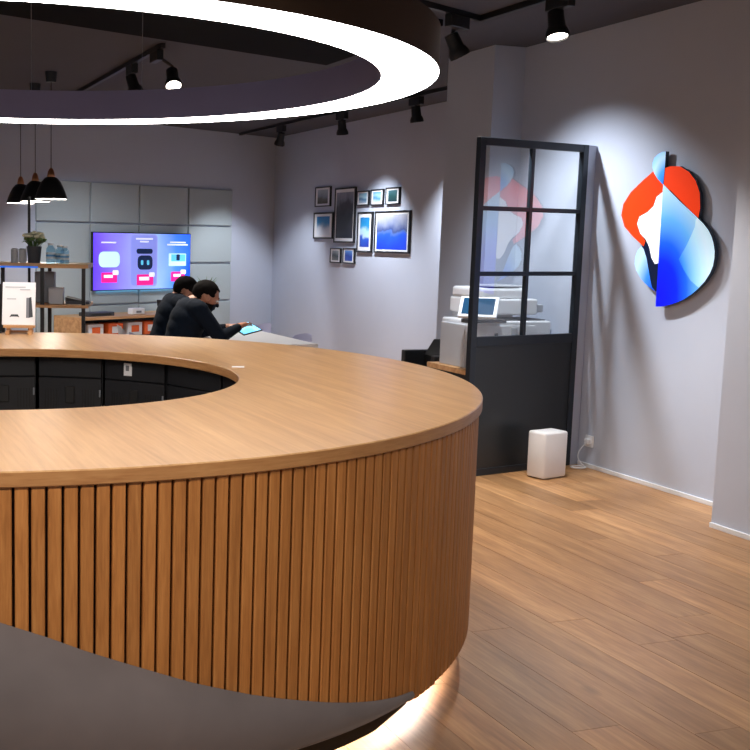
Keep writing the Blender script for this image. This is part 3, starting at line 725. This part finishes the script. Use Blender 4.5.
# local: x right, y away
def tubebox(nm, x0, y0, z0, x1, y1, z1, mat='black'): return lb(sh, nm, x0, y0, z0, x1, y1, z1, mat)
for (x, y, z) in ((-.06, -.02, 1.262), (.245, -.02, 1.262), (-.06, .48, 1.262), (-.40, .30, 1.262)):
    tubebox('post', x - .014, y - .014, 0, x + .014, y + .014, z)
tubebox('tall_post', -.235, .50, 0, -.215, .52, 1.80)
lb(sh, 'top_shelf', -.09, -.04, 1.262, .28, .5, 1.292, 'oak_shelf'); lb(sh, 'return_shelf', -.44, .06, 1.262, -.0905, .5, 1.292, 'oak_shelf')
lb(sh, 'lower_shelf', -.16, -.04, .968, .28, .5, .990, 'oak_shelf'); lb(sh, 'bottom_shelf', -.09, -.04, .30, .28, .5, .33, 'oak_shelf')
bm = B(); box(bm, -.43, .052, 1.258, -.10, .06, 1.270); obj('blue_light_strip', bm, emission('blue_strip', (40, 120, 255), .6), sh)
SM = Matrix.Translation((1.52, 8.0, 0)) @ Matrix.Rotation(R(-17), 4, 'Z')
def on_sh(nm, lab, cat, x, y, z, mk, grp=None, rz=0):
    p = SM @ Vector((x, y, z)); t = thing(nm, lab, cat, tuple(p), R(-17) + rz, grp); mk(t); return t
ZS = 1.2925
pp = on_sh('flower_pot', 'cream flowers in a dark pot on the top shelf', 'potted plant', -.145, .18, ZS, lambda t: obj('pot', lathe(B(), [(0, 0), (.045, 0), (.058, .125), (.050, .125), (.046, .11), (0, .11)], 24), 'dark_grey', t, smooth=True))
for k in range(22):
    a = k * 2.399; rr = .02 + .055 * math.sqrt((k + .5) / 22); hh = .17 + .05 * (1 - rr / .08) + .015 * (k % 3)
    bm = B(); tube(bm, [(rr * .2 * math.cos(a), rr * .2 * math.sin(a), .10), (rr * math.cos(a), rr * math.sin(a), hh - .01)], .003, 5); st = obj('stem', bm, 'leaf', pp)
    bm = B()
    ellipsoid(bm, (rr * math.cos(a), rr * math.sin(a), hh), (.025, .025, .017), 1); obj('bloom' if k % 3 else 'leaf', bm, 'petal' if k % 3 else 'leaf', pp, smooth=True)
for k in range(9):
    a = k * .7 + .2
    bm = B(); p0 = Vector((.03 * math.cos(a), .03 * math.sin(a), .12)); p1 = Vector((.075 * math.cos(a), .075 * math.sin(a), .165)); p2 = Vector((.10 * math.cos(a), .10 * math.sin(a), .15))
    s = Vector((-math.sin(a), math.cos(a), 0)) * .018
    vv = [bm.verts.new(v) for v in (p0, p1 - s, p2, p1 + s)]; bm.faces.new(vv)
    bmesh.ops.solidify(bm, geom=bm.faces[:], thickness=.002); obj('leaf', bm, 'leaf', pp)
for (x, y, lab) in ((-.230, .17, 'small grey can speaker left of the flower pot'), (-.295, .2, 'small grey can speaker at the left of the top shelf')):
    on_sh('can_speaker', lab, 'speaker', x, y, ZS, lambda t: (obj('body', lathe(B(), [(0, 0), (.027, 0), (.029, .008), (.029, .098), (.022, .104), (0, .104)], 20), 'light_grey', t, smooth=True), obj('top_ring', lathe(B(), [(.018, .1042), (.023, .1042), (.023, .107), (.018, .107)], 20, closed_prof=True), 'dark_grey', t)), 'can speakers on the top shelf')
for (x, y, h_, lab) in ((-.015, .13, .15, 'tall clear bottle with a blue band right of the flower pot'), (.045, .22, .135, 'clear bottle with white label behind the tall one'), (.09, .13, .13, 'clear jar with a blue label at the right of the bottles')):
    def mk(t, h_=h_):
        obj('glass_body', lathe(B(), [(0, 0), (.032, 0), (.034, .01), (.034, h_ * .72), (.02, h_ * .85), (.018, h_ * .93), (0, h_ * .93)], 24), 'jar', t, smooth=True)
        obj('label_band', lathe(B(), [(.0345, h_ * .22), (.0345, h_ * .55)], 24), plain('bottle_label', (220, 232, 240), .5), t, smooth=True)
        obj('blue_band', lathe(B(), [(.0349, h_ * .34), (.0349, h_ * .44)], 24), plain('bottle_blue', (70, 150, 205), .5), t, smooth=True)
        obj('cap', lathe(B(), [(.021, h_ * .9), (.021, h_), (0, h_)], 20), 'white', t, smooth=True)
    on_sh('water_bottle', lab, 'bottle', x, y, ZS, mk, 'bottles on the top shelf')
ZS2 = .9905
on_sh('grey_speaker', 'tall grey speaker box on the lower shelf', 'speaker', -.07, .26, ZS2, lambda t: (lb(t, 'cabinet', -.075, -.06, 0, .075, .06, .235, 'mid_grey', .006), lb(t, 'grille', -.065, -.064, .02, .065, -.059, .22, 'mid_grey', .003)))
on_sh('grey_box', 'short light grey box in front of the tall grey speaker', 'box', .03, .12, ZS2, lambda t: (lb(t, 'cabinet', -.055, -.05, 0, .055, .05, .115, 'light_grey', .004), lb(t, 'lid', -.056, -.051, .1152, .056, .051, .122, 'light_grey', .002)))
on_sh('black_tray', 'black wedge shaped tray at the right of the lower shelf', 'tray', .188, .2, ZS2, lambda t: (obj('tray_body', prism(B(), [(-.09, 0), (.09, 0), (.09, .012), (-.09, .05)], lambda u, v, t_: (u, t_, v), -.1, .1), 'black', t), lb(t, 'front_lip', -.09, -.104, 0, .09, -.1002, .02, 'dark_grey')))

# ------------------------------------------------------------------ placard on the counter
pc = thing('product_placard', 'white product placard on a small wooden easel standing on the counter', 'placard', (.948, 5.893, ZT + .0005), R(-16))
lb(pc, 'easel_ledge', -.085, -.03, .035, .085, .025, .048, 'oak_shelf'); lb(pc, 'easel_foot', -.07, -.05, 0, -.05, .06, .02, 'oak_shelf'); lb(pc, 'easel_foot', .05, -.05, 0, .07, .06, .02, 'oak_shelf')
lb(pc, 'easel_strut', -.07, -.01, .02, -.05, .01, .035, 'oak_shelf'); lb(pc, 'easel_strut', .05, -.01, .02, .07, .01, .035, 'oak_shelf'); lb(pc, 'easel_crossbar', -.05, .03, .004, .05, .045, .016, 'oak_shelf')
bd = obj('board', box(B(), -.095, -.004, 0, .085, .004, .235, .002, 1), 'white', pc, (0, -.005, .0485), (R(-12), 0, R(0)))
def pr_(nm, x0, z0, x1, z1, m): return obj(nm, box(B(), x0, -.0052, z0, x1, -.0041, z1), m, bd)
pr_('text_line', -.08, .205, .03, .211, 'light_grey'); pr_('text_line', .0, .192, .055, .198, 'light_grey'); pr_('text_line', -.07, .14, -.02, .146, 'light_grey')
pr_('console_picture', .035, .04, .05, .15, 'mid_grey'); obj('console_side', prism(B(), [(.050, .04), (.072, .045), (.062, .155), (.048, .15)], lambda u, v, t_: (u, t_, v), -.0052, -.0041), 'dark_grey', bd)
obj('controller_picture', prism(B(), [(-.055, .042), (-.045, .058), (-.01, .058), (0, .042), (-.012, .046), (-.043, .046)], lambda u, v, t_: (u, t_, v), -.0052, -.0041), 'dark_grey', bd)
bk = thing('black_display', 'black upright device behind the placard at the left edge', 'device', (.835, 5.92, ZT + .0005), R(-16))
lb(bk, 'screen_slab', -.06, .05, .01, .012, .065, .27, 'black', .004); lb(bk, 'foot', -.06, .03, 0, .01, .075, .0105, 'dark_grey', .002)
# little white sticker on the counter top
bm = B(); box(bm, -.026, -.018, 0, .026, .018, .0012, .0004, 1)
tag(obj('paper_card', bm, 'white', loc=(1.602, 4.243, ZT + .0003), rot=(0, 0, R(-20))), 'small white card lying flat beside the counter opening', 'card')

# ------------------------------------------------------------------ table and shell chairs
tb = thing('work_table', 'white rectangular table in front of the two seated men', 'table', (2.98, 7.98, 0))
lb(tb, 'table_top', -.40, -.71, .715, .39, .72, .74, 'white', .003)
lb(tb, 'apron', -.34, -.66, .665, .33, .66, .7145, 'mid_grey')
for (x, y) in ((-.34, -.64), (.32, -.64), (-.34, .64), (.32, .64)): lb(tb, 'leg', x - .02, y - .02, 0, x + .02, y + .02, .665, 'white')

def shell_chair(label, x, y, rz, mat='lavender'):
    t = thing('shell_chair', label, 'chair', (x, y, 0), rz, 'pale shell chairs')
    # local: faces +x
    prof = [(.22, .425), (.12, .42), (0, .412), (-.12, .415), (-.19, .45), (-.22, .53), (-.235, .62), (-.25, .71), (-.262, .775)]
    bm = B(); rowsv = []
    for i, (px_, pz_) in enumerate(prof):
        wdt = [.20, .215, .22, .22, .215, .215, .215, .205, .165][i]
        r_ = []
        for j in range(9):
            u = -1 + j / 4
            curve = .035 * u * u
            if i < 4: r_.append(bm.verts.new((px_, u * wdt, pz_ + curve)))
            else: r_.append(bm.verts.new((px_ + curve * 1.5, u * wdt, pz_ - (.03 * u * u if i == 8 else 0))))
        rowsv.append(r_)
    for i in range(len(prof) - 1):
        for j in range(8): bm.faces.new((rowsv[i][j], rowsv[i][j + 1], rowsv[i + 1][j + 1], rowsv[i + 1][j]))
    bmesh.ops.solidify(bm, geom=bm.faces[:], thickness=.008)
    o = obj('shell', bm, mat, t, smooth=True)
    for (sx, sy) in ((1, 1), (1, -1), (-1, 1), (-1, -1)):
        bm = B(); tube(bm, [(sx * .10, sy * .10, .405), (sx * .20, sy * .20, 0)], [.014, .010], 8); obj('leg', bm, 'light_grey', t)
    bm = B(); box(bm, -.13, -.13, .385, .13, .13, .406); obj('seat_mount', bm, 'light_grey', t)
    return t
shell_chair('pale lavender shell chair at the near right side of the white table', 3.25, 7.75, R(180))
shell_chair('pale lavender shell chair at the far right side of the white table', 3.32, 8.75, R(180))
shell_chair('white shell chair at the far left side of the table', 2.47, 8.68, R(-10), 'white')

# ------------------------------------------------------------------ people
def capsule(bm, p0, p1, r0, r1, n=14):
    p0, p1 = Vector(p0), Vector(p1)
    tube(bm, [p0, p1], [r0, r1], n)
    ellipsoid(bm, p0, (r0,) * 3, 2); ellipsoid(bm, p1, (r1,) * 3, 2)

def person(label, loc, rz, head, tiltd, rhand, lhand, relb, lelb, bearded, group='seated men'):
    t = thing('person', label, 'person', loc, rz, group)
    bm = B()
    # trunk
    ellipsoid(bm, (0, 0, .53), (.145, .17, .13), 3); ellipsoid(bm, (.0, 0, .62), (.13, .165, .16), 3); ellipsoid(bm, (.015, 0, .69), (.127, .163, .16), 3); ellipsoid(bm, (.052, 0, .825), (.124, .175, .16), 3)
    ellipsoid(bm, (.03, 0, .75), (.12, .16, .16), 3); ellipsoid(bm, (.075, 0, .90), (.125, .185, .15), 3); ellipsoid(bm, (.095, 0, .98), (.105, .17, .095), 3)
    H = Vector(head)
    capsule(bm, (.115, 0, 1.03), H + Vector((-.03, 0, -.06)), .066, .056)
    segs_skin, segs_leg = [], []
    for s, hand, elb in ((-1, rhand, relb), (1, lhand, lelb)):
        sho = Vector((.11, s * .175, .995)); elb = Vector(elb); hand = Vector(hand)
        capsule(bm, (.10, s * .10, 1.0), sho, .075, .070); capsule(bm, sho, elb, .064, .050)
        fd = (hand - elb).normalized(); wr = hand - fd * .07
        capsule(bm, elb, wr, .049, .031)
        # hand: palm, four bent fingers and a thumb from the side of the palm
        side = Vector((0, 1, 0)) - fd * fd.y; side.normalize(); up = fd.cross(side); up.normalize()
        if up.z < 0: up = -up
        capsule(bm, wr, hand - fd * .01 - side * .018, .024, .019); capsule(bm, wr, hand - fd * .01 + side * .018, .024, .019)
        for k, (o_, L) in enumerate(((-.032, .030), (-.011, .037), (.011, .039), (.032, .035))):
            b0 = hand + side * o_ - fd * .005; b1 = b0 + fd * L - up * .004; b2 = b1 + fd * L * .7 - up * .016; b3 = b2 + fd * L * .3 - up * .014
            capsule(bm, b0, b1, .0105, .0095, 8); capsule(bm, b1, b2, .0095, .0088, 8); capsule(bm, b2, b3, .0088, .0078, 8)
        ts = -s
        tb0 = wr + fd * .022 - side * (s * -1) * .0 + side * ts * -.028 * -1; tb1 = tb0 + fd * .035 + side * ts * .022; tb2 = tb1 + fd * .03 + side * ts * .004 - up * .008
        capsule(bm, tb0, tb1, .014, .0115, 8); capsule(bm, tb1, tb2, .0115, .0095, 8)
        segs_skin.append((wr, hand))
        hip = Vector((.02, s * .09, .50)); kn = Vector((.43, s * .11, .50)); an = Vector((.40, s * .11, .09))
        capsule(bm, hip, kn, .085, .058); capsule(bm, kn, an, .058, .040); capsule(bm, an + Vector((-.03, 0, -.045)), an + Vector((.16, 0, -.055)), .042, .034)
        segs_leg += [(hip, kn), (kn, an), (an, an + Vector((.16, 0, -.05)))]
    # head
    rt = Euler((0, R(tiltd), 0)).to_matrix()
    def hp(x, y, z): return H + rt @ Vector((x, y, z))
    ellipsoid(bm, hp(-.008, 0, .022), (.098, .076, .092), 3, rt); ellipsoid(bm, hp(.028, 0, -.04), (.066, .060, .072), 3, rt)
    ellipsoid(bm, hp(.062, 0, -.082), (.026, .028, .022), 2, rt); ellipsoid(bm, hp(.082, 0, .022), (.018, .05, .012), 2, rt)
    capsule(bm, hp(.088, 0, .010), hp(.110, 0, -.024), .010, .014, 8); ellipsoid(bm, hp(.09, 0, -.055), (.012, .024, .008), 2, rt)
    for s in (-1, 1):
        ellipsoid(bm, hp(-.012, s * .078, -.01), (.020, .010, .032), 2, rt)
        capsule(bm, hp(.03, s * .05, -.015), hp(.06, s * .035, -.02), .016, .014, 8)
    tmp = bpy.data.objects.new('tmp', finish(bm, 'tmp')); COL.objects.link(tmp)
    md = tmp.modifiers.new('r', 'REMESH'); md.mode = 'VOXEL'; md.voxel_size = .0065
    ms = tmp.modifiers.new('s', 'SMOOTH'); ms.factor = .5; ms.iterations = 9
    dg = bpy.context.evaluated_depsgraph_get(); me = bpy.data.meshes.new_from_object(tmp.evaluated_get(dg))
    bpy.data.objects.remove(tmp)
    me.name = 'body'; me.materials.clear()
    for k in ('navy', 'skin', 'trousers'): me.materials.append(MAT[k])
    def near(p, a, b_):
        ab = b_ - a; u = max(0, min(1, (p - a).dot(ab) / ab.dot(ab))); return (p - a - ab * u).length
    for pgn in me.polygons:
        p = pgn.center; pgn.use_smooth = True; i = 0
        if (p - H).length < .135 and p.z > 1.03 + (.045 if p.x < .14 else 0): i = 1
        for a, b_ in segs_skin:
            if near(p, a, b_ + (b_ - a)) < .075 and (p - a).dot((b_ - a).normalized()) > -.012: i = 1
        if i == 0 and p.z < .60:
            for a, b_ in segs_leg:
                if near(p, a, b_) < .105 and (p.x > .06 or p.z < .46): i = 2
        pgn.material_index = i
    body = bpy.data.objects.new('body', me); COL.objects.link(body); body.parent = t
    # hair cap
    bm = B(); vs_ = ellipsoid(bm, (0, 0, 0), (.103, .082, .098), 4)
    dele = [f for f in bm.faces if (f.calc_center_median().x > .045 and f.calc_center_median().z < .055) or (f.calc_center_median().z < -.015 and f.calc_center_median().x > -.045) or f.calc_center_median().z < -.075]
    bmesh.ops.delete(bm, geom=dele, context='FACES')
    for v in bm.verts:
        v.co *= 1 + .03 * math.sin(v.co.x * 90) * math.sin(v.co.y * 110 + 1) * math.sin(v.co.z * 80)
        v.co = rt @ (v.co + Vector((-.01, 0, .024))) + H
    bmesh.ops.solidify(bm, geom=bm.faces[:], thickness=.012)
    obj('hair', bm, 'hair', t, smooth=True)
    if bearded:
        bm = B(); ellipsoid(bm, (0, 0, 0), (.067, .0625, .073), 4)
        dele = [f for f in bm.faces if f.calc_center_median().z > (.004 if f.calc_center_median().x < .03 else -.050) or f.calc_center_median().x < -.03]
        bmesh.ops.delete(bm, geom=dele, context='FACES')
        for v in bm.verts: v.co = rt @ (v.co + Vector((.030, 0, -.044))) + H
        bmesh.ops.solidify(bm, geom=bm.faces[:], thickness=.005)
        obj('beard', bm, 'hair', t, smooth=True)
    for s in (-1, 1):
        bm = B(); ellipsoid(bm, hp(.078, s * .031, .003), (.010, .013, .009), 2, rt); ey = obj('eye', bm, 'white', t, smooth=True)
        bm = B(); ellipsoid(bm, hp(.086, s * .031, .002), (.004, .005, .005), 2, rt); obj('pupil', bm, 'hair', ey, smooth=True)
        bm = B(); tube(bm, [hp(.085, s * .014, .022), hp(.088, s * .03, .027), hp(.078, s * .05, .022)], .004, 6); obj('eyebrow', bm, 'hair', t)
    return t
person('bearded man in a navy jumper holding a tablet at the white table', (2.32, 7.40, 0), 0, (.215, 0, 1.080), 24, (.49, -.055, .885), (.50, .10, .86), (.24, -.25, .81), (.24, .26, .80), True)
person('dark haired man in navy sitting behind the bearded man', (2.40, 8.02, 0), 0, (.18, 0, 1.085), 26, (.47, -.10, .80), (.48, .12, .80), (.22, -.26, .80), (.22, .26, .80), False)
shell_chair('shell chair carrying the bearded man', 2.32, 7.40, 0)
shell_chair('shell chair carrying the farther seated man', 2.40, 8.02, 0)
tbm = thing('tablet', 'tablet with a bright cyan screen held by the bearded man', 'tablet', (2.855, 7.41, .848), R(8))
tl = obj('case', box(B(), -.08, -.10, -.004, .08, .10, .004, .003, 2), 'black', tbm, rot=(R(14), R(-12), 0))
obj('screen', box(B(), -.070, -.090, .0041, .070, .090, .0052), 'screen_blue', tl)

# ------------------------------------------------------------------ copier, its cabinet and the black armchair behind the partition
cab = thing('copier_cabinet', 'black cabinet with an oak top under the copier', 'cabinet', (4.425, 6.62, 0))
lb(cab, 'top', -.345, -.24, .60, .40, .30, .635, 'oak_shelf'); lb(cab, 'body', -.335, -.22, .03, .39, .29, .60, 'black'); lb(cab, 'door', -.33, -.236, .05, -.005, -.2202, .585, 'black', .003); lb(cab, 'door', .005, -.236, .05, .385, -.2202, .585, 'black', .003); lb(cab, 'plinth', -.32, -.2, 0, .37, .28, .03, 'dark_grey')
cp = thing('copier', 'white office copier with a tilted touch screen behind the partition', 'copier', (4.425, 6.62, .6355))
lb(cp, 'lower_body', -.265, -.20, 0, .33, .26, .33, 'white', .012); lb(cp, 'scanner_body', -.20, -.16, .37, .24, .27, .48, 'white', .012); lb(cp, 'neck', -.18, .10, .33, .22, .26, .37, 'light_grey')
lb(cp, 'document_feeder', -.20, -.14, .4805, .16, .25, .555, 'white', .018); lb(cp, 'feeder_tray', -.08, -.12, .5555, .18, .2, .571, 'light_grey', .004); lb(cp, 'feeder_slot', -.15, -.13, .5555, .10, .0, .562, 'dark_grey')
lb(cp, 'output_tray', -.20, -.17, .3305, .30, .09, .338, 'dark_grey'); lb(cp, 'front_door', -.20, -.206, .03, .20, -.2002, .30, 'white', .004); lb(cp, 'door_handle', .0, -.212, .225, .05, -.206, .285, 'light_grey', .003)
lb(cp, 'card_slot', -.13, -.214, .18, -.105, -.206, .25, 'dark_grey', .003); lb(cp, 'side_cassette', .2402, -.14, .385, .30, .22, .44, 'light_grey', .006); lb(cp, 'finisher', -.295, -.10, .0, -.267, .22, .30, 'light_grey', .006)
pan = obj('touch_panel', box(B(), -.13, -.012, -.09, .13, .012, .09, .01, 3), 'white', cp, (-.30, -.26, .43), (R(-42), 0, R(-42)))
obj('panel_screen', box(B(), -.105, -.0145, -.068, .105, -.0122, .07), 'dim_screen', pan)
lb(cp, 'panel_arm', -.39, -.30, .325, -.10, -.19, .352, 'dark_grey', .006)
ac = thing('armchair', 'black armchair between the copier cabinet and the wall pier', 'armchair', (4.42, 7.32, 0))
lb(ac, 'seat', -.17, -.19, .20, .10, .19, .40, 'black', .02)
for sy in (-1, 1): lb(ac, 'arm', -.19, sy * .225 - .03, .10, .10, sy * .225 + .03, .655, 'black', .008)
obj('backrest', prism(B(), [(.0, .40), (.145, .40), (.145, .74), (.06, .74), (-.02, .62)], lambda u, v, t_: (u, t_, v), -.19, .19), 'black', ac)
for sx in (-.16, .14):
    for sy in (-.225, .225): lb(ac, 'leg', sx - .015, sy - .015, 0, sx + .015, sy + .015, .20, 'dark_grey')
